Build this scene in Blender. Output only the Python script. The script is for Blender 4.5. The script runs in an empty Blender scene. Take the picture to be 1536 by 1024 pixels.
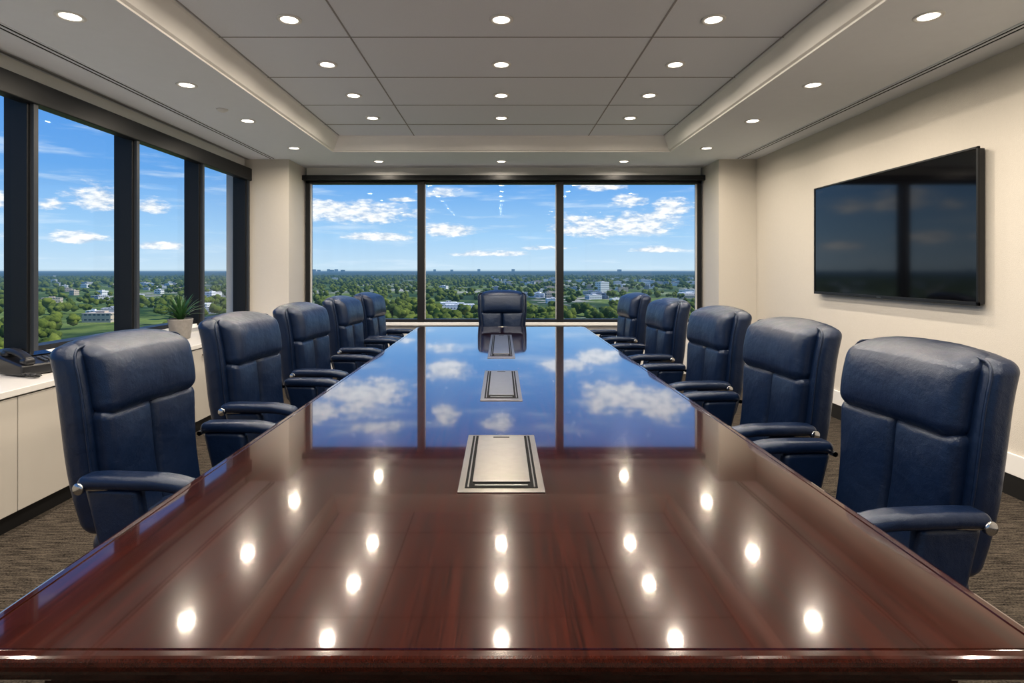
import bpy, bmesh, math, random
import numpy as np
from mathutils import Vector, Matrix, noise as mnoise

random.seed(7); rng = np.random.default_rng(7)
sc = bpy.context.scene
sc.view_settings.view_transform = 'Standard'
sc.view_settings.look = 'None'
sc.view_settings.exposure = 0.0
sc.view_settings.gamma = 0.93

F = 850.0; CZ = 1.35

# ------------------------------------------------------------------ helpers
def lin(r, g, b):
    f = lambda c: (c/255/12.92) if c/255 <= .04045 else ((c/255+.055)/1.055)**2.4
    return (f(r), f(g), f(b), 1)

def M(nt, op, a, b=None, c=None, clamp=False):
    n = nt.nodes.new('ShaderNodeMath'); n.operation = op; n.use_clamp = clamp
    for i, v in enumerate((a, b, c)):
        if v is None: continue
        if isinstance(v, (int, float)): n.inputs[i].default_value = v
        else: nt.links.new(v, n.inputs[i])
    return n.outputs[0]

def MIX(nt, fac, a, b):
    n = nt.nodes.new('ShaderNodeMix'); n.data_type = 'RGBA'
    for idx, v in ((0, fac), (6, a), (7, b)):
        if isinstance(v, (int, float, tuple)): n.inputs[idx].default_value = v
        else: nt.links.new(v, n.inputs[idx])
    return n.outputs[2]

def NOISE(nt, vec, scale, detail=4, rough=.55):
    n = nt.nodes.new('ShaderNodeTexNoise'); n.inputs['Scale'].default_value = scale
    n.inputs['Detail'].default_value = detail; n.inputs['Roughness'].default_value = rough
    if vec is not None: nt.links.new(vec, n.inputs['Vector'])
    return n.outputs['Fac']

def MAPR(nt, v, a, b, c=0.0, d=1.0, smooth=False):
    n = nt.nodes.new('ShaderNodeMapRange'); nt.links.new(v, n.inputs[0])
    if smooth: n.interpolation_type = 'SMOOTHSTEP'
    for i, x in enumerate((a, b, c, d)): n.inputs[i+1].default_value = x
    return n.outputs[0]

def SCALEV(nt, vec, s):
    n = nt.nodes.new('ShaderNodeMapping'); nt.links.new(vec, n.inputs[0]); n.inputs[3].default_value = s
    return n.outputs[0]

def newmat(name):
    m = bpy.data.materials.new(name); m.use_nodes = True
    nt = m.node_tree; return m, nt, nt.nodes['Principled BSDF']

def BUMP(nt, p, h, strength, dist=.01):
    b = nt.nodes.new('ShaderNodeBump'); b.inputs['Strength'].default_value = strength
    b.inputs['Distance'].default_value = dist
    nt.links.new(h, b.inputs['Height']); nt.links.new(b.outputs[0], p.inputs['Normal'])

def objco(nt):
    return nt.nodes.new('ShaderNodeTexCoord').outputs['Object']

def simple(name, col, rough=.5, metal=0., nscale=0, var=.08, bump=0., bscale=None, spec=.5, coat=0.):
    m, nt, p = newmat(name)
    p.inputs['Roughness'].default_value = rough; p.inputs['Metallic'].default_value = metal
    p.inputs['Specular IOR Level'].default_value = spec
    p.inputs['Coat Weight'].default_value = coat
    if nscale:
        f = NOISE(nt, objco(nt), nscale, 4)
        d = tuple(c*(1-var) for c in col[:3])+(1,); l = tuple(min(1, c*(1+var)) for c in col[:3])+(1,)
        nt.links.new(MIX(nt, f, d, l), p.inputs['Base Color'])
        if bump: BUMP(nt, p, NOISE(nt, objco(nt), bscale or nscale, 3), bump)
    else:
        p.inputs['Base Color'].default_value = col
    return m

# ------------------------------------------------------------------ materials
m_wall = simple('wall_vinyl', (0.62, 0.585, 0.53, 1), .75, nscale=60, var=.035, bump=.25, bscale=220)
m_white = simple('white_paint', (0.80, 0.80, 0.79, 1), .55, nscale=8, var=.02)
m_ceil = simple('ceiling_paint', (0.84, 0.875, 0.93, 1), .85, nscale=12, var=.02)
m_riser = simple('coffer_riser_glow_tint', (0.95, 0.94, 0.92, 1), .8, nscale=12, var=.02)  # whiter than the soffit: cove brightness put into the riser colour
m_tile = simple('ceiling_tile', (0.79, 0.835, 0.91, 1), .9, nscale=150, var=.05, bump=.2, bscale=300)
m_gridline = simple('ceiling_joint', (0.33, 0.33, 0.34, 1), .8, nscale=5)
m_black = simple('black_metal_frame', (0.008, 0.009, 0.011, 1), .42, nscale=10, spec=.35)
m_grey = simple('grey_metal_frame', (0.035, 0.04, 0.048, 1), .4, nscale=10, spec=.4)
m_lacq = simple('cabinet_lacquer', (0.53, 0.50, 0.45, 1), .35, nscale=3, var=.02)
m_ctop = simple('cabinet_top', (0.68, 0.67, 0.65, 1), .25, nscale=20, var=.03)
m_steel = simple('brushed_steel', (0.24, 0.225, 0.205, 1), .32, 1.0, nscale=40, var=.12)
m_chrome = simple('chrome', (0.5, 0.5, 0.5, 1), .2, 1.0, nscale=4, var=.02)
m_plastic = simple('black_plastic', (0.012, 0.013, 0.016, 1), .35, nscale=10)
m_rubber = simple('black_slot', (0.004, 0.004, 0.004, 1), .7, nscale=10, spec=.1)
m_pot = simple('pot_concrete', (0.26, 0.245, 0.23, 1), .85, nscale=25, var=.25, bump=.4)
m_soil = simple('soil', (0.03, 0.02, 0.012, 1), .95, nscale=60, var=.4, bump=.8)
m_leaf = simple('leaf_green', (0.03, 0.10, 0.03, 1), .4, nscale=20, var=.4)
m_base = simple('baseboard_black', (0.012, 0.012, 0.012, 1), .5, nscale=10)

# leather
m_leather, nt, p = newmat('navy_leather')
co = objco(nt)
f = NOISE(nt, co, 7, 4)
nt.links.new(MIX(nt, f, (0.0018, 0.006, 0.022, 1), (0.0045, 0.014, 0.044, 1)), p.inputs['Base Color'])
p.inputs['Roughness'].default_value = .31
p.inputs['Specular IOR Level'].default_value = .5
p.inputs['Specular Tint'].default_value = (.78, .87, 1, 1)
h = M(nt, 'ADD', M(nt, 'MULTIPLY', NOISE(nt, co, 350, 2), .25), M(nt, 'MULTIPLY', NOISE(nt, co, 14, 3), 1.9))
BUMP(nt, p, h, .28, .01)

# mahogany
m_wood, nt, p = newmat('polished_mahogany')
co = objco(nt)
g1 = NOISE(nt, SCALEV(nt, co, (22, 1.0, 22)), 3.0, 8, .65)
g2 = NOISE(nt, SCALEV(nt, co, (150, 3.0, 150)), 3.0, 3, .6)
g = M(nt, 'ADD', M(nt, 'MULTIPLY', g1, .5), M(nt, 'MULTIPLY', g2, .5))
g = MAPR(nt, g, .34, .66)
nt.links.new(MIX(nt, g, (0.0045, 0.0009, 0.0006, 1), (0.044, 0.0075, 0.0034, 1)), p.inputs['Base Color'])
p.inputs['Roughness'].default_value = .17
p.inputs['IOR'].default_value = 1.5
p.inputs['Specular IOR Level'].default_value = .07
p.inputs['Coat Weight'].default_value = 1.0
p.inputs['Coat Roughness'].default_value = .05
p.inputs['Coat IOR'].default_value = 1.33
lw = nt.nodes.new('ShaderNodeLayerWeight'); lw.inputs[0].default_value = .5
gls = nt.nodes.new('ShaderNodeBsdfGlossy'); gls.inputs['Roughness'].default_value = .03
gls.inputs['Color'].default_value = (.97, .97, .97, 1)
ms = nt.nodes.new('ShaderNodeMixShader')
nt.links.new(M(nt, 'MULTIPLY', M(nt, 'POWER', lw.outputs['Facing'], 5.0), 1.0), ms.inputs[0])
nt.links.new(p.outputs[0], ms.inputs[1]); nt.links.new(gls.outputs[0], ms.inputs[2])
nt.links.new(ms.outputs[0], nt.nodes['Material Output'].inputs[0])

# carpet
m_carpet, nt, p = newmat('carpet')
co = objco(nt)
a = NOISE(nt, SCALEV(nt, co, (5, 60, 1)), 1.6, 5, .7)
b = NOISE(nt, co, 130, 2)
c = M(nt, 'ADD', M(nt, 'MULTIPLY', a, .65), M(nt, 'MULTIPLY', b, .35))
c = MAPR(nt, c, .40, .60)
nt.links.new(MIX(nt, c, (0.007, 0.006, 0.0055, 1), (0.125, 0.105, 0.085, 1)), p.inputs['Base Color'])
p.inputs['Roughness'].default_value = .95; p.inputs['Specular IOR Level'].default_value = .1
BUMP(nt, p, b, .8, .01)

# glass
m_glass = bpy.data.materials.new('window_glass'); m_glass.use_nodes = True
nt = m_glass.node_tree; nt.nodes.clear()
o = nt.nodes.new('ShaderNodeOutputMaterial'); mx = nt.nodes.new('ShaderNodeMixShader')
t = nt.nodes.new('ShaderNodeBsdfTransparent'); t.inputs[0].default_value = (.97, .98, .98, 1)
gl = nt.nodes.new('ShaderNodeBsdfGlossy'); gl.inputs['Roughness'].default_value = .01
lw = nt.nodes.new('ShaderNodeLayerWeight'); lw.inputs[0].default_value = .5
ff = M(nt, 'ADD', M(nt, 'MULTIPLY', M(nt, 'POWER', lw.outputs['Facing'], 5.0), .5), .01)
nt.links.new(ff, mx.inputs[0]); nt.links.new(t.outputs[0], mx.inputs[1])
nt.links.new(gl.outputs[0], mx.inputs[2]); nt.links.new(mx.outputs[0], o.inputs[0])

m_screen, nt, p = newmat('tv_screen')
nt.links.new(MIX(nt, NOISE(nt, objco(nt), 2), (0.002, 0.002, 0.003, 1), (0.003, 0.003, 0.004, 1)), p.inputs['Base Color'])
p.inputs['Roughness'].default_value = .06; p.inputs['IOR'].default_value = 1.6

def emis(name, col, s):
    m = bpy.data.materials.new(name); m.use_nodes = True
    nt = m.node_tree; nt.nodes.clear()
    o = nt.nodes.new('ShaderNodeOutputMaterial'); e = nt.nodes.new('ShaderNodeEmission')
    e.inputs[0].default_value = col; e.inputs[1].default_value = s
    nt.links.new(e.outputs[0], o.inputs[0])
    try: m.cycles.emission_sampling = 'NONE'
    except Exception: pass
    return m
m_lamp = emis('lamp_lens', (1, .88, .72, 1), 8)

# ------------------------------------------------------------------ mesh builders
def link(ob, parent=None):
    sc.collection.objects.link(ob)
    if parent is not None: ob.parent = parent
    return ob

def obj(name, me, mat=None, parent=None, loc=None, smooth=False):
    if mat is not None and len(me.materials) == 0: me.materials.append(mat)
    ob = bpy.data.objects.new(name, me)
    if smooth: me.polygons.foreach_set('use_smooth', [True]*len(me.polygons))
    if loc: ob.location = loc
    return link(ob, parent)

def empty(name, loc=(0, 0, 0), rot=0.):
    e = bpy.data.objects.new(name, None); e.location = loc; e.rotation_euler = (0, 0, rot)
    e.empty_display_size = .1
    return link(e)

def boxes_mesh(name, boxes, bevel=0.):
    bm = bmesh.new()
    for (x0, x1, y0, y1, z0, z1) in boxes:
        r = bmesh.ops.create_cube(bm, size=1)
        for v in r['verts']:
            v.co = Vector(((x0+x1)/2+v.co.x*(x1-x0), (y0+y1)/2+v.co.y*(y1-y0), (z0+z1)/2+v.co.z*(z1-z0)))
    if bevel:
        bmesh.ops.bevel(bm, geom=list(bm.edges), offset=bevel, segments=2, affect='EDGES', profile=.5)
    me = bpy.data.meshes.new(name); bm.to_mesh(me); bm.free(); return me

def box(name, x0, x1, y0, y1, z0, z1, mat, parent=None, bevel=0.):
    return obj(name, boxes_mesh(name, [(x0, x1, y0, y1, z0, z1)], bevel), mat, parent)

def boxes(name, bl, mat, parent=None, bevel=0.):
    return obj(name, boxes_mesh(name, bl, bevel), mat, parent)

def rbox(name, w, d, h, r, n=14, k=4, deform=None):
    bm = bmesh.new(); bmesh.ops.create_cube(bm, size=1)
    bmesh.ops.subdivide_edges(bm, edges=list(bm.edges), cuts=n-1, use_grid_fill=True)
    H = (w/2, d/2, h/2)
    tabs = []
    for hh in H:
        rr = min(r, hh*.999); t = []
        for i in range(n+1):
            if i < k: t.append(-(hh-rr)-rr*math.tan(math.pi/4*(k-i)/k))
            elif i > n-k: t.append((hh-rr)+rr*math.tan(math.pi/4*(i-n+k)/k))
            else: t.append(-(hh-rr)+2*(hh-rr)*(i-k)/(n-2*k))
        tabs.append((t, rr))
    for v in bm.verts:
        p = []; inner = []; rad = []
        for a in range(3):
            i = int(round((v.co[a]+.5)*n)); i = max(0, min(n, i))
            q = tabs[a][0][i]; p.append(q); lim = H[a]-tabs[a][1]
            inner.append(max(-lim, min(lim, q)))
        P = Vector(p); I = Vector(inner); dv = P-I
        if dv.length > 1e-9:
            rr = Vector([tabs[a][1] for a in range(3)])
            nrm = Vector([dv[a]/rr[a] for a in range(3)]).normalized()
            P = I+Vector([nrm[a]*rr[a] for a in range(3)])
        if deform: P = deform(P)
        v.co = P
    me = bpy.data.meshes.new(name); bm.to_mesh(me); bm.free()
    me.polygons.foreach_set('use_smooth', [True]*len(me.polygons))
    return me

def lathe(name, prof, seg=32):
    vs = []; fs = []
    for (r, z) in prof:
        for i in range(seg):
            a = 2*math.pi*i/seg; vs.append((r*math.cos(a), r*math.sin(a), z))
    for j in range(len(prof)-1):
        for i in range(seg):
            fs.append((j*seg+i, j*seg+(i+1) % seg, (j+1)*seg+(i+1) % seg, (j+1)*seg+i))
    fs.append(tuple(range(seg))[::-1]); fs.append(tuple((len(prof)-1)*seg+i for i in range(seg)))
    me = bpy.data.meshes.new(name); me.from_pydata(vs, [], fs); me.update()
    me.polygons.foreach_set('use_smooth', [len(q.vertices) < 5 for q in me.polygons])
    return me

def tube_mesh(name, pts, r, seg=8, closed=False):
    pts = [Vector(p) for p in pts]; n = len(pts); vs = []; fs = []
    for i, p in enumerate(pts):
        a = pts[(i-1) % n] if (closed or i > 0) else p
        b = pts[(i+1) % n] if (closed or i < n-1) else p
        t = (b-a).normalized(); up = Vector((0, 0, 1)) if abs(t.z) < .9 else Vector((0, 1, 0))
        s = t.cross(up).normalized(); u = s.cross(t).normalized()
        for j in range(seg):
            an = 2*math.pi*j/seg; vs.append(p+(s*math.cos(an)+u*math.sin(an))*r)
    for i in range(n if closed else n-1):
        for j in range(seg):
            k = (i+1) % n
            fs.append((i*seg+j, i*seg+(j+1) % seg, k*seg+(j+1) % seg, k*seg+j))
    me = bpy.data.meshes.new(name); me.from_pydata([tuple(v) for v in vs], [], fs); me.update()
    me.polygons.foreach_set('use_smooth', [True]*len(me.polygons)); return me

# ------------------------------------------------------------------ room shell
XL, XR = -3.08, 3.06
YB, YF = -2.4, 7.36
YC = 6.80
ZC = 2.68; ZT = 2.85
WT = .22
box('floor', XL-.3, XR+.3, YB-.3, YF+.3, -.1, 0, m_carpet)
boxes('wall_right', [(XR, XR+WT, YB-WT, YF+WT, 0, 3.0)], m_wall)
boxes('wall_back', [(XL-WT, XR, YB-WT, YB, 0, .5), (XL-WT, XR, YB-WT, YB, 2.56, 3.0), (XL-WT, -2.6, YB-WT, YB, .5, 2.56), (2.6, XR, YB-WT, YB, .5, 2.56)], m_wall)
boxes('wall_left', [(XL-WT, XL, YB, YC, 0, .80), (XL-WT, XL, YB, YF+WT, 2.56, 3.0)], m_white)
boxes('wall_far', [(-2.53, 2.59, YF, YF+WT, 0, .655), (-2.53, 2.59, YF, YF+WT, 2.56, 3.0)], m_white)
box('pillar_left', XL-WT, -2.55, YC, YF+WT, 0, 3.0, m_wall)
box('pillar_right', 2.61, XR, YC, YF+WT, 0, 3.0, m_wall)

# ceiling with coffer
cx0, cx1, cy0, cy1 = -1.90, 1.90, -1.4, 6.39
prof = [(0, ZC), (0, ZC+.012), (.02, ZC+.02), (.085, ZC+.145), (.085, ZT)]
bm = bmesh.new()
def ring(i, z, x0=cx0, x1=cx1, y0=cy0, y1=cy1):
    return [bm.verts.new(c) for c in ((x0+i, y0+i, z), (x1-i, y0+i, z), (x1-i, y1-i, z), (x0+i, y1-i, z))]
rings = [[bm.verts.new(c) for c in ((XL-.1, YB-.1, ZC), (XR+.1, YB-.1, ZC), (XR+.1, YF+.1, ZC), (XL-.1, YF+.1, ZC))]]
for (i, z) in prof: rings.append(ring(i, z))
for ri, (a, b) in enumerate(zip(rings, rings[1:])):
    for k in range(4):
        f_ = bm.faces.new((a[k], a[(k+1) % 4], b[(k+1) % 4], b[k])); f_.material_index = 1 if ri > 0 else 0
me = bpy.data.meshes.new('ceiling'); bm.to_mesh(me); bm.free()
me.materials.append(m_ceil); me.materials.append(m_riser)
ceil = obj('ceiling', me)
box('tile_field', cx0+.05, cx1-.05, cy0+.05, cy1-.05, ZT-.003, ZT+.05, m_tile, ceil)
box('roof_slab', XL-.25, XR+.25, YB-.25, YF+.3, 3.0, 3.1, m_tile, ceil)
gl = []
for x in (-.97, .97): gl.append((x-.005, x+.005, cy0+.085, cy1-.085, ZT-.006, ZT))
y = 5.82
for yy in (5.82, 5.14, 4.40, 3.64, 2.88, 2.12, 1.36, .6, -.16, -.92):
    gl.append((cx0+.085, cx1-.085, yy-.005, yy+.005, ZT-.006, ZT))
gl += [(cx0+.095, cx0+.103, cy0+.1, cy1-.1, ZT-.006, ZT), (cx1-.103, cx1-.095, cy0+.1, cy1-.1, ZT-.006, ZT)]
boxes('tile_joints', gl, m_gridline, ceil)
# slot diffusers
for i, xx in enumerate((-2.72, 2.83)):
    boxes('slot_%d' % (i+1), [(xx-.028, xx-.010, YB+.3, 6.75, ZC-.006, ZC+.004), (xx+.010, xx+.028, YB+.3, 6.75, ZC-.006, ZC+.004)], m_rubber, ceil)
    boxes('slot_rim_%d' % (i+1), [(xx-.036, xx-.028, YB+.3, 6.75, ZC-.008, ZC+.004), (xx-.010, xx+.010, YB+.3, 6.75, ZC-.008, ZC+.004), (xx+.028, xx+.036, YB+.3, 6.75, ZC-.008, ZC+.004)], m_ceil, ceil)
box('trim_1', XL+.03, XL+.06, YB, 6.8, ZC-.006, ZC+.01, m_gridline)

# baseboards
box('baseboard_right', XR-.012, XR, YB, YC, 0, .13, m_base)
box('trim_2', XR-.018, XR, YB, YC, .13, .255, m_white, bevel=.003)
box('baseboard_pillar', 2.598, XR-.02, YC-.012, YC, 0, .13, m_base)
# sills
box('trim_3', -2.53, 2.59, YF-.10, YF+.05, .64, .675, m_white, bevel=.004)
box('trim_4', XL, XL+.03, YB, YC, .775, .815, m_white, bevel=.003)

# ------------------------------------------------------------------ windows
e = empty('window_1')  # far
ZS, ZH = .675, 2.56
xl, xr = -2.53, 2.59
boxes('frame', [(xl, xl+.05, YF-.03, YF+.09, ZS, ZH), (xr-.05, xr, YF-.03, YF+.09, ZS, ZH),
                (xl, xr, YF-.03, YF+.09, ZS, ZS+.04), (xl, xr, YF-.03, YF+.09, 2.47, ZH),
                (-1.085, -.995, YF-.04, YF+.09, ZS, 2.5), (.715, .805, YF-.04, YF+.09, ZS, 2.5)], m_black, e, .003)
boxes('blind_housing', [(xl-.02, xr+.02, YF-.12, YF-.03, 2.50, 2.565)], m_black, e, .006)
boxes('jamb_highlight_beads', [(-.995, -.985, YF+.0, YF+.03, ZS+.04, 2.47), (.705, .715, YF, YF+.03, ZS+.04, 2.47),
                        (xl+.05, xl+.065, YF, YF+.03, ZS+.04, 2.47), (xr-.065, xr-.05, YF, YF+.03, ZS+.04, 2.47)], m_ctop, e)  # pale strips painting in the bright highlights along the jambs
boxes('glass', [(xl+.03, xr-.03, YF+.045, YF+.05, ZS+.02, 2.5)], m_glass, e)

e = empty('window_2')  # left
ZS = .80
fr = [(XL-.10, XL+.02, YB, YC, ZS, ZS+.05), (XL-.10, XL+.02, YB, YC, 2.47, ZH)]
gry = []
posts = [6.75-1.03*i for i in range(9)]
for yy in posts:
    fr.append((XL-.10, XL+.05, yy-.04, yy+.04, ZS, 2.5))
    gry.append((XL+.05, XL+.075, yy-.018, yy+.018, ZS+.02, 2.42))
boxes('frame', fr, m_black, e, .003)
boxes('post_caps', gry, m_grey, e)
boxes('blind_housing', [(XL, XL+.09, YB, YC-.002, 2.42, 2.565)], m_black, e, .006)
boxes('glass', [(XL-.055, XL-.05, YB, YC, ZS+.02, 2.5)], m_glass, e)

e = empty('added_fill_window')  # glazing added behind the camera for extra sky light
boxes('frame', [(-2.6, -2.55, YB-.12, YB+.02, .5, 2.56), (2.55, 2.6, YB-.12, YB+.02, .5, 2.56), (-2.6, 2.6, YB-.12, YB+.02, .5, .55), (-2.6, 2.6, YB-.12, YB+.02, 2.5, 2.56),
                (-.9, -.82, YB-.12, YB+.02, .5, 2.5), (.82, .9, YB-.12, YB+.02, .5, 2.5)], m_black, e, .003)
boxes('glass', [(-2.57, 2.57, YB-.07, YB-.065, .52, 2.52)], m_glass, e)

# ------------------------------------------------------------------ ceiling lights
can_trim = lathe('can_trim', [(.048, .004), (.050, -.004), (.064, -.007), (.070, -.004), (.071, .003)], 40)
can_trim.materials.append(m_white)
lens = lathe('lens', [(.0001, -.003), (.046, -.003), (.049, -.002), (.049, .004)], 32); lens.materials.append(m_lamp)
def downlight(x, y, z, p):
    e = empty('recessed_downlight', (x, y, z))
    obj('trim_ring', can_trim, None, e); obj('lens', lens, None, e)
    l = bpy.data.lights.new('lamp', 'AREA'); l.shape = 'DISK'; l.size = .085; l.energy = p
    l.color = (1, .87, .71); l.spread = math.radians(170)
    o = bpy.data.objects.new('lamp', l); o.location = (0, 0, -.010); link(o, e)
P1 = 11.5
for d in (5.57, 4.85, 4.12, 3.38, 2.64, 1.9, 1.15, .4, -.4):
    for x in (-1.265, 0, 1.265): downlight(x, d, ZT-.006, P1)
for d in (6.18, 5.05, 4.07, 2.97, 1.9, .8, -.4, -1.6):
    for x in (-2.26, 2.24): downlight(x, d, ZC, P1)
for x in (-1.5, 0, 1.5): downlight(x, 6.93, ZC, P1*.7)
sd = obj('smoke_detector', lathe('smoke_detector', [(.0001, -.022), (.02, -.022), (.03, -.018), (.038, -.009), (.044, -.008), (.046, 0)], 32), m_white, None, (-2.31, 4.69, ZC))

# ------------------------------------------------------------------ table
TW, TY0, TY1, TZ = .886, .872, 6.03, .75
def rrect(ins, z, rad=.035, seg=6):
    x0, x1, y0, y1 = -TW+ins, TW-ins, TY0+ins, TY1-ins
    r = max(.004, rad-ins*.6); pts = []
    for (cx, cy, a0) in ((x1-r, y1-r, 0), (x0+r, y1-r, 90), (x0+r, y0+r, 180), (x1-r, y0+r, 270)):
        for i in range(seg+1):
            a = math.radians(a0+90*i/seg); pts.append((cx+r*math.cos(a), cy+r*math.sin(a), z))
    return pts
prof = [(.060, 0), (.028, 0), (.027, -.002), (.023, -.002), (.022, 0), (.010, 0), (.005, -.0012), (.0015, -.005), (0, -.011), (0, -.018),
        (.002, -.024), (.007, -.028), (.014, -.0295), (.016, -.033), (.018, -.043), (.026, -.050), (.036, -.052), (.05, -.052), (.05, -.058), (.10, -.058), (.10, -.14), (.13, -.14)]
vs = []; fs = []; rp = [rrect(i, TZ+z) for i, z in prof]; n = len(rp[0])
for r in rp: vs += r
for j in range(len(rp)-1):
    for i in range(n): fs.append((j*n+i, (j+1)*n+i, (j+1)*n+(i+1) % n, j*n+(i+1) % n))
fs.append(tuple(range(n))); fs.append(tuple((len(rp)-1)*n+i for i in range(n))[::-1])
me = bpy.data.meshes.new('top'); me.from_pydata(vs, [], fs); me.update()
table = empty('conference_table')
obj('top', me, m_wood, table)
for i, yy in enumerate((1.9, 3.45, 5.0)):
    boxes('pedestal_%d' % (i+1), [(-.30, .30, yy-.25, yy+.25, .05, .62), (-.36, .36, yy-.32, yy+.32, 0, .05), (-.33, .33, yy-.28, yy+.28, .05, .08),
                                  (-.22, .22, yy-.262, yy-.24, .14, .54), (-.312, -.29, yy-.18, yy+.18, .14, .54), (.29, .312, yy-.18, yy+.18, .14, .54)], m_wood, table, .005)
def power_box(y0, y1, w):
    e = empty('table_power_box', (0, 0, TZ)); L = y1-y0
    boxes('frame_plate', [(-w/2, w/2, y0, y1, .0005, .003)], m_steel, e, .001)
    boxes('recess', [(-w/2+.018, w/2-.018, y0+.05*L, y1-.03*L, .0031, .0042)], m_rubber, e)
    boxes('lid', [(-w/2+.038, w/2-.038, y0+.12*L, y1-.06*L, .003, .0085), (-w/2+.025, -w/2+.029, y0+.06*L, y1-.04*L, .003, .006), (w/2-.029, w/2-.025, y0+.06*L, y1-.04*L, .003, .006)], m_steel, e, .0012)
    boxes('lid_slot', [(-w/2+.045, w/2-.045, y0+.075*L, y0+.09*L, .0042, .006)], m_steel, e)
    boxes('finger_pull', [(-w*.12, w*.12, y1-.10*L, y1-.08*L, .0084, .009)], m_rubber, e)
power_box(1.525, 2.055, .237); power_box(2.60, 3.37, .195); power_box(3.86, 5.25, .19)

# ------------------------------------------------------------------ chairs
def spine(z):
    t = (z-.46)
    return -.19-.17*t-.012*math.sin(max(0, min(1, t/.66))*math.pi*2)
def wf(z): return .86+.14*min(1, max(0, (z-.46)/.42))
BW = .935   # overall back width factor
def back_def(zc, yo, bulge=0., w=1., h=1., sinkx=0.):
    def f(P):
        z = P.z+zc
        x = (P.x+sinkx)*wf(z)*BW
        b = bulge*(1-min(1, abs(P.x)/(w/2))**2.5)*(1-min(1, abs(P.z)/(h/2))**2.5) if P.y > 0 else 0
        y = P.y+yo+spine(z)+.32*x*x+b
        return Vector((x, y, z))
    return f
CM = {}
def shell_def(P):
    z = P.z+.785; x = P.x*wf(z)*BW
    if P.z > .2: z -= .03*(abs(P.x)/.3)**3*((P.z-.2)/.13)
    return Vector((x, P.y-.057+spine(z)+.32*x*x, z))
CM['back_shell'] = (rbox('back_shell', .60, .11, .655, .042, 20, 5, shell_def), m_leather)
def head_def(P):
    b = .024*(1-min(1, abs(P.x)/.26)**3)*(1-min(1, abs(P.z)/.13)**2)
    z = P.z+.988; x = P.x*BW
    if P.z > .05: z -= .028*(abs(P.x)/.27)**3*((P.z-.05)/.08)
    y = P.y+.014+spine(z)+.32*x*x+(b if P.y > 0 else 0)
    if P.z > .06: y -= .05*((P.z-.06)/.07)**2
    return Vector((x, y, z))
CM['headrest_pillow'] = (rbox('headrest_pillow', .515, .115, .265, .054, 20, 6, head_def), m_leather)
for s, nm in ((-1, 'lumbar_panel_left'), (1, 'lumbar_panel_right')):
    CM[nm] = (rbox(nm, .262, .088, .42, .035, 18, 5, back_def(.67, .010, .016, .262, .42, s*.1285)), m_leather)
# piping
pp = []
for i in range(15): z = .50+i*(.545/14); pp.append((.293*wf(z)*BW, z))
for a in range(1, 7): an = a/6*math.pi/2; pp.append(((.253+.038*math.cos(an))*BW, 1.045+.045*math.sin(an)))
pts = pp+[(.2*BW, 1.098), (.1, 1.104), (0, 1.105)]
pts = pts+[(-x, z) for (x, z) in pts[-2::-1]]
CM['piping'] = (tube_mesh('piping', [(x, spine(z)-.008+.32*x*x, z) for x, z in pts], .0045), m_leather)
def seat_def(P):
    b = .022*(1-min(1, abs(P.x)/.27)**2)*(1-min(1, abs(P.y)/.26)**2) if P.z > 0 else 0
    y = P.y+.03; z = P.z+.43+b
    if y > .16: z -= .9*(y-.16)**2
    return Vector((P.x, y, z))
CM['seat_cushion'] = (rbox('seat_cushion', .54, .52, .12, .045, 18, 5, seat_def), m_leather)
CM['seat_pan'] = (rbox('seat_pan', .46, .42, .05, .02, 10, 3, lambda P: P+Vector((0, .0, .35))), m_plastic)
AY = .03
for s, nm in ((-1, 'left'), (1, 'right')):
    def arm_def(P, s=s):
        y = P.y-.045
        z = P.z+.682-1.3*max(0, y-.0)**2-.5*max(0, -.12-y)**2
        w = 1.0 if y < 0 else 1-.15*(y/.14)
        return Vector((P.x*w+s*.315-s*.10*max(0, y)*1.0, y+AY, z))
    CM['arm_pad_'+nm] = (rbox('arm_pad_'+nm, .078, .37, .046, .022, 18, 5, arm_def), m_leather)
    def leg_def(P, s=s):
        z = P.z+.50
        t = max(0, (.66-z)/.32)
        y = P.y*(1.25-.2*t)-.13+.07*t
        return Vector((P.x+s*.308, y+AY, z))
    CM['arm_support_'+nm] = (rbox('arm_support_'+nm, .046, .15, .32, .02, 14, 4, leg_def), m_leather)
    cp = lathe('pivot', [(.0001, -.008), (.016, -.008), (.019, -.005), (.019, .006)], 24)
    for v in cp.vertices:
        c = v.co.copy(); v.co = Vector((s*.350-s*c.z, -.215+AY+c.x, .664+c.y))
    CM['arm_pivot_'+nm] = (cp, m_chrome)
    CM['arm_bracket_'+nm] = (tube_mesh('arm_bracket', [(s*.338, -.22+AY, .660), (s*.33, -.18+AY, .657), (s*.32, -.14+AY, .656)], .007), m_chrome)
    CM['arm_bolt_'+nm] = (tube_mesh('arm_bolt', [(s*.26, -.216+AY, .662), (s*.350, -.216+AY, .663)], .010, 12), m_chrome)
CM['gas_lift'] = (lathe('gas_lift', [(.03, .07), (.03, .20), (.022, .205), (.022, .33)], 24), m_chrome)
bm = bmesh.new()
for i in range(5):
    a = math.radians(90+72*i)
    r = bmesh.ops.create_cube(bm, size=1)
    for v in r['verts']:
        out = v.co.x > 0
        rr = .29 if out else .02
        wdt = .035 if out else .06; zz = (.062 if out else .085)+v.co.z*(.025 if out else .05)
        x = rr; yv = v.co.y*wdt
        v.co = Vector((x*math.cos(a)-yv*math.sin(a), x*math.sin(a)+yv*math.cos(a), zz))
bmesh.ops.bevel(bm, geom=list(bm.edges), offset=.006, segments=2, affect='EDGES')
me = bpy.data.meshes.new('star_base'); bm.to_mesh(me); bm.free(); CM['star_base'] = (me, m_chrome)
bm = bmesh.new()
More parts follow.
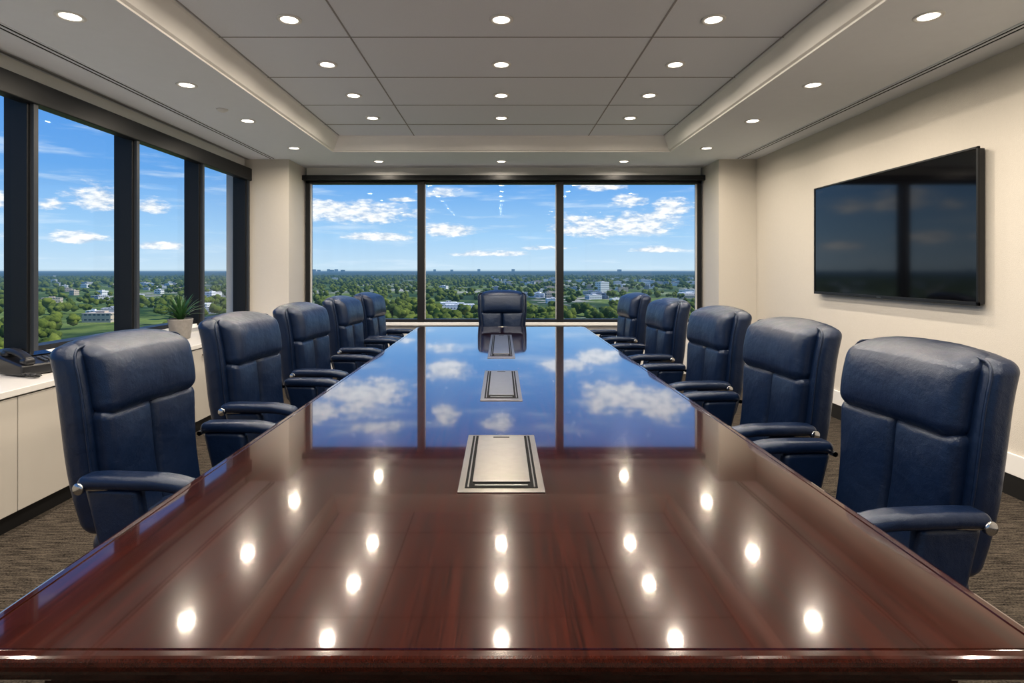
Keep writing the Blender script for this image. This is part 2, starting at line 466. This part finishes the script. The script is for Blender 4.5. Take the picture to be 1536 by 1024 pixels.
for i in range(5):
    a = math.radians(90+72*i)
    for s in (-1, 1):
        mt = Matrix.Translation((.28*math.cos(a), .28*math.sin(a), .028)) @ Matrix.Rotation(a+.6, 4, 'Z') @ Matrix.Translation((0, s*.016, 0)) @ Matrix.Rotation(math.pi/2, 4, 'X')
        bmesh.ops.create_cone(bm, cap_ends=True, segments=20, radius1=.028, radius2=.028, depth=.02, matrix=mt)
me = bpy.data.meshes.new('casters'); bm.to_mesh(me); bm.free(); CM['casters'] = (me, m_plastic)
for k, (me, mt) in CM.items():
    me.materials.clear(); me.materials.append(mt)

def chair(x, y, rot):
    e = empty('office_chair', (x, y, 0), math.radians(rot))
    for k, (me, mt) in CM.items(): obj(k, me, None, e)
for (x, y, r) in ((1.085, 1.84, 95), (1.09, 2.69, 95), (1.10, 3.60, 95), (1.09, 4.66, 95), (1.08, 5.80, 95)): chair(x, y, r)
for (x, y, r) in ((-1.11, 2.11, -95), (-1.13, 3.07, -96), (-1.13, 4.0, -96), (-1.13, 5.05, -95), (-1.09, 5.88, -95)): chair(x, y, r)
chair(.01, 6.22, 180)

# ------------------------------------------------------------------ credenza
cab = empty('credenza')
CX = -2.50; CT = .74
y0c, y1c = YB+.25, YC-.003
boxes('carcass', [(XL+.032, CX-.02, y0c, y1c, .10, CT-.035)], m_lacq, cab)
boxes('toe_kick', [(XL+.032, CX-.05, y0c, y1c, 0, .10)], m_base, cab)
boxes('countertop', [(XL+.032, CX+.012, y0c, y1c, CT-.035, CT)], m_ctop, cab, .003)
fr = []; hd = []
yy = 2.93-.75*7
while yy < y1c-.1:
    a = max(yy, y0c)+.003; b = min(yy+.75, y1c)-.003
    if b-a > .1:
        fr.append((CX-.02, CX, a, b, .105, CT-.045))
        c = (a+b)/2
        hd += [(CX+.022, CX+.030, c-.08, c+.08, .638, .648), (CX, CX+.03, c-.075, c-.067, .638, .648), (CX, CX+.03, c+.067, c+.075, .638, .648)]
    yy += .75
boxes('doors', fr, m_lacq, cab, .002)
boxes('handles', hd, m_steel, cab, .002)

# plant
pl = empty('potted_agave', (-2.86, 5.05, CT))
obj('pot', lathe('pot', [(.0001, 0), (.072, 0), (.078, .004), (.10, .165), (.104, .172), (.10, .178), (.092, .176), (.088, .15), (.0001, .148)], 40), m_pot, pl)
obj('soil', lathe('soil', [(.0001, .150), (.05, .157), (.088, .151), (.088, .148)], 24), m_soil, pl)
bm = bmesh.new()
for i in range(44):
    a = i*2.399; lean = .15+.95*(i/44); L = .21+.08*random.random(); w = .016+.006*random.random()
    prev = None; S = 8
    for s in range(S+1):
        t = s/S; ang = lean*(.45+.8*t)
        rr = .01+L*(math.sin(ang)*t); zz = .15+L*math.cos(ang)*t
        wd = w*(1-t)**.6*(.6+.8*t if t < .5 else 1.0)
        c = Vector((rr*math.cos(a), rr*math.sin(a), zz)); sd_ = Vector((-math.sin(a), math.cos(a), 0))
        up = Vector((-math.cos(a), -math.sin(a), 1)).normalized()*wd*.35
        cur = [bm.verts.new(c-sd_*wd+up), bm.verts.new(c), bm.verts.new(c+sd_*wd+up)]
        if prev:
            bm.faces.new((prev[0], prev[1], cur[1], cur[0])); bm.faces.new((prev[1], prev[2], cur[2], cur[1]))
        prev = cur
me = bpy.data.meshes.new('leaves'); bm.to_mesh(me); bm.free(); obj('leaves', me, m_leaf, pl, smooth=True)

# phone
ph = empty('desk_phone', (-2.78, 3.38, CT), math.radians(70))
def wedge(P):
    z = P.z+.035+ (P.y+.11)*.22*(1 if P.z > 0 else 0)
    return Vector((P.x, P.y, max(0.0, z)))
me = rbox('body', .27, .22, .06, .012, 14, 4, wedge); obj('body', me, m_plastic, ph)
def hs(P):
    t = P.y/.11
    return Vector((P.x-.09, P.y, P.z+.085+(P.y+.11)*.22+.022*(1-t*t)))
obj('handset', rbox('handset', .05, .22, .032, .014, 14, 4, hs), m_plastic, ph)
for s in (-1, 1):
    obj('earpiece_%d' % (1 if s < 0 else 2), rbox('earpiece', .062, .06, .042, .018, 12, 4, lambda P, s=s: Vector((P.x-.09, P.y+s*.085, P.z+.078+(s*.085+.11)*.22))), m_plastic, ph)
keys = []
for i in range(3):
    for j in range(4): keys.append((.0+i*.03, -.085+j*.022))
bl = [(x, x+.02, y, y+.014, 0, .006) for x, y in keys]
me = boxes_mesh('keys', bl, .001)
for v in me.vertices: v.co.z += .068+(v.co.y+.11)*.22
obj('keys', me, m_grey, ph)
me = boxes_mesh('display', [(-.03, .11, .025, .09, 0, .006)], .001)
for v in me.vertices: v.co.z += .067+(v.co.y+.11)*.22
obj('display', me, m_screen, ph)
cordp = [(-.12+.02*math.cos(i*1.1), -.10-.0022*i, .012+.008*math.sin(i*1.1)+.004) for i in range(60)]
obj('cord', tube_mesh('cord', cordp, .0035, 6), m_plastic, ph)

# ------------------------------------------------------------------ TV
tv = empty('wall_tv')
ty0, ty1, tz0, tz1 = 3.56, 5.43, 1.125, 2.13
box('body', XR-.055, XR-.012, ty0+.01, ty1-.01, tz0+.01, tz1-.01, m_plastic, tv, .004)
boxes('bezel', [(XR-.066, XR-.05, ty0, ty0+.014, tz0, tz1), (XR-.066, XR-.05, ty1-.014, ty1, tz0, tz1),
                (XR-.066, XR-.05, ty0, ty1, tz1-.014, tz1), (XR-.066, XR-.05, ty0, ty1, tz0, tz0+.024)], m_black, tv, .002)
box('screen', XR-.060, XR-.054, ty0+.012, ty1-.012, tz0+.022, tz1-.012, m_screen, tv)
box('logo', XR-.068, XR-.065, 4.47, 4.52, tz0+.008, tz0+.014, m_steel, tv)
box('wall_bracket', XR-.014, XR+.0, 4.2, 4.8, 1.4, 1.9, m_black, tv)

# ------------------------------------------------------------------ exterior
GZ = -35.0
def hazed(name, build, rough=.9):  # aerial haze put into the colour: bluish emission growing with distance
    m = bpy.data.materials.new(name); m.use_nodes = True
    nt = m.node_tree; p = nt.nodes['Principled BSDF']; out = nt.nodes['Material Output']
    geo = nt.nodes.new('ShaderNodeNewGeometry'); pos = geo.outputs['Position']
    nt.links.new(build(nt, pos, geo), p.inputs['Base Color']); p.inputs['Roughness'].default_value = rough
    p.inputs['Specular IOR Level'].default_value = .1
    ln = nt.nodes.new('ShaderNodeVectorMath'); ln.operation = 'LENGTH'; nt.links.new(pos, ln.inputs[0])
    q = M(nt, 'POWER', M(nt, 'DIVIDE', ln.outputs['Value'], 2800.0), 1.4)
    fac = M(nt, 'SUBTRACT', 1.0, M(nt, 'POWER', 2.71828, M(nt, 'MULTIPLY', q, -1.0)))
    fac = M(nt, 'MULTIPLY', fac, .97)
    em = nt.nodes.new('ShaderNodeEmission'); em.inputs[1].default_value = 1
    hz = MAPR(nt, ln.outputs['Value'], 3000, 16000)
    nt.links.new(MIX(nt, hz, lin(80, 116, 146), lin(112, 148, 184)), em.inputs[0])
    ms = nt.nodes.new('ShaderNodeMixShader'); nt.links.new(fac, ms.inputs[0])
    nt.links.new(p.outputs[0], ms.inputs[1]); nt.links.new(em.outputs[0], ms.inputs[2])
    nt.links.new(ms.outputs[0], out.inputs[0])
    try: m.cycles.emission_sampling = 'NONE'
    except Exception: pass
    return m

def ground_col(nt, pos, geo):
    big = NOISE(nt, pos, 1/420, 4, .6); mid = NOISE(nt, pos, 1/60, 5, .65)
    c = MIX(nt, MAPR(nt, mid, .40, .60), (0.03, 0.070, 0.016, 1), (0.21, 0.27, 0.06, 1))
    c = MIX(nt, MAPR(nt, big, .50, .56), c, (0.035, 0.07, 0.022, 1))
    pale = M(nt, 'MULTIPLY', MAPR(nt, NOISE(nt, pos, 1/260, 2), .48, .55), MAPR(nt, NOISE(nt, pos, 1/26, 3), .50, .56))
    return MIX(nt, pale, c, (0.52, 0.47, 0.40, 1))
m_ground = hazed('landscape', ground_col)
def tree_col(nt, pos, geo):
    a = NOISE(nt, pos, 1/14, 2); b = NOISE(nt, pos, 1/1.3, 3, .7)
    f = M(nt, 'ADD', M(nt, 'MULTIPLY', a, .6), M(nt, 'MULTIPLY', b, .4))
    return MIX(nt, MAPR(nt, f, .35, .65), (0.020, 0.050, 0.008, 1), (0.20, 0.235, 0.040, 1))
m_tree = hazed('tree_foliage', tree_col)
def bld(colr):
    def f(nt, pos, geo):
        sp = nt.nodes.new('ShaderNodeSeparateXYZ'); nt.links.new(pos, sp.inputs[0])
        sn = nt.nodes.new('ShaderNodeSeparateXYZ'); nt.links.new(geo.outputs['Normal'], sn.inputs[0])
        w = M(nt, 'LESS_THAN', M(nt, 'FLOORED_MODULO', M(nt, 'ADD', sp.outputs[2], 33.6), 3.4), 1.0)
        w2 = M(nt, 'GREATER_THAN', M(nt, 'FLOORED_MODULO', M(nt, 'ADD', sp.outputs[0], sp.outputs[1]), 3.1), 1.2)
        v = M(nt, 'LESS_THAN', sn.outputs[2], .5)
        return MIX(nt, M(nt, 'MULTIPLY', M(nt, 'MULTIPLY', w, w2), v), colr, (0.10, 0.13, 0.16, 1))
    return f
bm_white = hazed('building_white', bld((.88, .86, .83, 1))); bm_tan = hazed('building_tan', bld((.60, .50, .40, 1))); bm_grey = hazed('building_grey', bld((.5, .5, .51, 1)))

me = bpy.data.meshes.new('landscape_ground')
me.from_pydata([(-22000, -22000, GZ), (22000, -22000, GZ), (22000, 22000, GZ), (-22000, 22000, GZ)], [], [(0, 1, 2, 3)])
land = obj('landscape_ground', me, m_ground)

# buildings
B = [(205*.78, 900, 8, 17, 8, 0), (-38, 520, 13, 4.5, 7, 0), (-52, 560, 8, 4, 7, 0)]
for i in range(235):
    if i < 100:
        az = random.uniform(-.02, .40); d = random.uniform(620, 2400)
    elif i < 195:
        az = random.uniform(-1.1, -.42); d = random.uniform(480, 1800)
    else:
        az = random.uniform(-1.4, .7); d = random.uniform(1000, 4500)
    s = random.uniform(3.5, 10)*(1+d/5000)
    B.append((d*math.sin(az), d*math.cos(az), s, random.uniform(3, 6)*(1+d/5000), s*random.uniform(.4, .9), random.choice((0, 0, 0, 1, 2))))
for i in range(22):
    az = random.gauss(-.30, .035) if i < 10 else random.uniform(-1.2, .5); d = random.uniform(8500, 11500)
    B.append((d*math.sin(az), d*math.cos(az), random.uniform(15, 32), random.uniform(38, 58), 25, 2))
bm = bmesh.new()
for (x, y, hw, hh, hd_, mi) in B:
    rot = Matrix.Rotation(random.uniform(-.5, .5), 4, 'Z')
    for (sx, sy, z0, z1) in ((hw, hd_, GZ, GZ+hh), (hw*1.02, hd_*1.02, GZ+hh, GZ+hh+.7), (hw*.3, hd_*.35, GZ+hh+.7, GZ+hh+2.0)):
        r = bmesh.ops.create_cube(bm, size=1)
        for v in r['verts']:
            c = rot @ Vector((v.co.x*2*sx, v.co.y*2*sy, 0))
            v.co = Vector((x+c.x, y+c.y, z0 if v.co.z < 0 else z1))
        for f_ in {f for v in r['verts'] for f in v.link_faces}: f_.material_index = mi
me = bpy.data.meshes.new('town_buildings'); bm.to_mesh(me); bm.free()
for m in (bm_white, bm_tan, bm_grey): me.materials.append(m)
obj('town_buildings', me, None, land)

# trees
bm = bmesh.new(); bmesh.ops.create_icosphere(bm, subdivisions=2, radius=1)
tv_ = np.array([v.co[:] for v in bm.verts]); tf = np.array([[v.index for v in f.verts] for f in bm.faces]); bm.free()
V = []; Fc = []; off = 0; cnt = 0
Ba = np.array([(b[0], b[1], b[2], b[4]) for b in B])
while cnt < 6500:
    az = random.uniform(-1.3, .62); d = random.uniform(230, 3400)
    x, y = d*math.sin(az), d*math.cos(az)
    if mnoise.noise(Vector((x/170, y/170, 3.1))) < -.16 and random.random() < .93: continue
    dist = np.hypot(Ba[:, 0]-x, Ba[:, 1]-y)
    bd = np.hypot(Ba[:, 0], Ba[:, 1])
    if (dist < Ba[:, 2]+6).any(): continue
    ang = np.abs(np.arctan2(Ba[:, 0], Ba[:, 1])-az)*bd
    if ((ang < Ba[:, 2]) & (bd > d) & (bd-d < bd*.16)).any() and random.random() < .8: continue
    cnt += 1
    H = random.uniform(5, 10); R = random.uniform(2.8, 5.4)
    if d > 1500: R *= 1.5
    nb = 5 if d < 600 else (2 if d < 1300 else 1)
    for k in range(nb):
        r = R*(1 if nb == 1 else random.uniform(.45, .8))
        o = np.array([x+(random.uniform(-.7, .7)*R if nb > 1 else 0), y+(random.uniform(-.7, .7)*R if nb > 1 else 0), GZ+H-r*.6+random.uniform(-.35, .35)*R])
        v = tv_*(1+rng.normal(0, .15, (len(tv_), 1)))*np.array([r, r, r*random.uniform(.75, 1.1)])+o
        V.append(v); Fc.append(tf+off); off += len(tv_)
V = np.concatenate(V); Fc = np.concatenate(Fc)
me = bpy.data.meshes.new('woodland_trees')
me.vertices.add(len(V)); me.vertices.foreach_set('co', V.astype(np.float32).ravel())
me.loops.add(len(Fc)*3); me.loops.foreach_set('vertex_index', Fc.astype(np.int32).ravel())
me.polygons.add(len(Fc)); me.polygons.foreach_set('loop_start', np.arange(0, len(Fc)*3, 3, dtype=np.int32))
me.update(calc_edges=True); me.validate()
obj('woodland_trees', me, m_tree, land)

sun = bpy.data.lights.new('sun', 'SUN'); sun.energy = 4.6; sun.angle = .01; sun.color = (1, .95, .86)
so = bpy.data.objects.new('sun', sun); so.rotation_euler = Vector((-.72, .0, -.70)).to_track_quat('-Z', 'Y').to_euler(); link(so)

# ------------------------------------------------------------------ sky
w = bpy.data.worlds.new('sky'); sc.world = w; w.use_nodes = True; nt = w.node_tree
bg = nt.nodes['Background']
tc = nt.nodes.new('ShaderNodeTexCoord'); sp = nt.nodes.new('ShaderNodeSeparateXYZ'); nt.links.new(tc.outputs['Generated'], sp.inputs[0])
X, Y, Z = sp.outputs
az = M(nt, 'ARCTAN2', X, Y)
hor = M(nt, 'SQRT', M(nt, 'ADD', M(nt, 'MULTIPLY', X, X), M(nt, 'MULTIPLY', Y, Y)))
el = M(nt, 'DIVIDE', Z, M(nt, 'MAXIMUM', hor, .02))
ramp = nt.nodes.new('ShaderNodeValToRGB'); cr = ramp.color_ramp
nt.links.new(MAPR(nt, el, -.1, .9), ramp.inputs[0])
stops = [(0, lin(110, 125, 130)), (.095, lin(120, 145, 160)), (.101, lin(192, 214, 230)), (.16, lin(158, 198, 232)), (.25, lin(106, 164, 224)), (.42, lin(72, 136, 214)), (1.0, lin(56, 112, 198))]
cr.elements[0].position, cr.elements[0].color = stops[0]; cr.elements[1].position, cr.elements[1].color = stops[-1]
for ps, c in stops[1:-1]:
    e = cr.elements.new(ps); e.color = c
cv = nt.nodes.new('ShaderNodeCombineXYZ'); nt.links.new(M(nt, 'MULTIPLY', az, 13.0), cv.inputs[0]); nt.links.new(M(nt, 'MULTIPLY', el, 34.0), cv.inputs[1])
nz = NOISE(nt, cv.outputs[0], 1.0, 9, .62)
nzf = NOISE(nt, cv.outputs[0], 4.0, 6, .6)
clouds = [(540, 322, 98, 27), (500, 315, 50, 22), (662, 290, 40, 11), (668, 348, 58, 14), (560, 356, 66, 9), (935, 340, 118, 28), (890, 345, 64, 20), (938, 305, 32, 15),
          (1012, 313, 38, 18), (735, 381, 66, 7), (600, 300, 26, 5), (990, 375, 54, 7), (820, 372, 44, 6),
          (155, 303, 60, 27), (228, 312, 34, 18), (78, 308, 28, 14), (110, 358, 64, 13), (-10, 300, 42, 24), (240, 370, 44, 9), (30, 355, 42, 14)]
refl = [(540, 590, 92, 42), (480, 610, 46, 28), (668, 552, 46, 24), (670, 620, 24, 24), (935, 592, 102, 38), (990, 612, 54, 28), (850, 548, 44, 20), (895, 532, 50, 16), (745, 628, 28, 22), (560, 640, 60, 14)]
clouds += [(x, 405-(y-405), rx, ry) for x, y, rx, ry in refl]
acc = None
for (x, y, rx, ry) in clouds:
    u = (x-752)/F; v = (405-y)/F; a = math.atan(u); c = math.cos(a)
    e_ = v*c; ra = rx/F*c*c; re = ry/F*c
    dx = M(nt, 'DIVIDE', M(nt, 'SUBTRACT', az, a), ra)
    de = M(nt, 'SUBTRACT', el, e_)
    up = M(nt, 'DIVIDE', M(nt, 'MAXIMUM', de, 0), re); dn = M(nt, 'DIVIDE', M(nt, 'MINIMUM', de, 0), re*.6)
    q = M(nt, 'ADD', M(nt, 'MULTIPLY', dx, dx), M(nt, 'ADD', M(nt, 'MULTIPLY', up, up), M(nt, 'MULTIPLY', dn, dn)))
    b = M(nt, 'SUBTRACT', 1.0, q)
    acc = b if acc is None else M(nt, 'MAXIMUM', acc, b)
acc = M(nt, 'MAXIMUM', acc, -.8)
dens = M(nt, 'ADD', M(nt, 'MULTIPLY', acc, .75), M(nt, 'MULTIPLY', M(nt, 'SUBTRACT', nz, .5), 2.6))
dens = M(nt, 'ADD', dens, M(nt, 'MULTIPLY', M(nt, 'SUBTRACT', nzf, .5), .8))
cl = MAPR(nt, dens, .02, .70, smooth=True)
cv2 = nt.nodes.new('ShaderNodeCombineXYZ'); nt.links.new(M(nt, 'MULTIPLY', az, 6.0), cv2.inputs[0]); nt.links.new(M(nt, 'MULTIPLY', el, 50.0), cv2.inputs[1])
wisp = MAPR(nt, NOISE(nt, cv2.outputs[0], 1.0, 8, .6), .50, .70, 0, .5, True)
shade = MAPR(nt, M(nt, 'ADD', nzf, M(nt, 'MULTIPLY', dens, .25)), .45, .80)
ccol = MIX(nt, shade, lin(184, 198, 216), lin(245, 246, 248))
base = MIX(nt, wisp, ramp.outputs[0], lin(215, 228, 240))
sky = MIX(nt, cl, base, ccol)
fin = MIX(nt, M(nt, 'GREATER_THAN', el, 0.0), ramp.outputs[0], sky)
nt.links.new(fin, bg.inputs[0]); bg.inputs[1].default_value = 1.25

# ------------------------------------------------------------------ camera
cam = bpy.data.cameras.new('camera'); cam.sensor_width = 36; cam.lens = F/1536*36
cam.shift_x = 16/1536; cam.shift_y = -107/1536; cam.clip_start = .05; cam.clip_end = 60000
co_ = bpy.data.objects.new('camera', cam); co_.location = (0, 0, CZ); co_.rotation_euler = (math.pi/2, 0, 0); link(co_)
sc.camera = co_
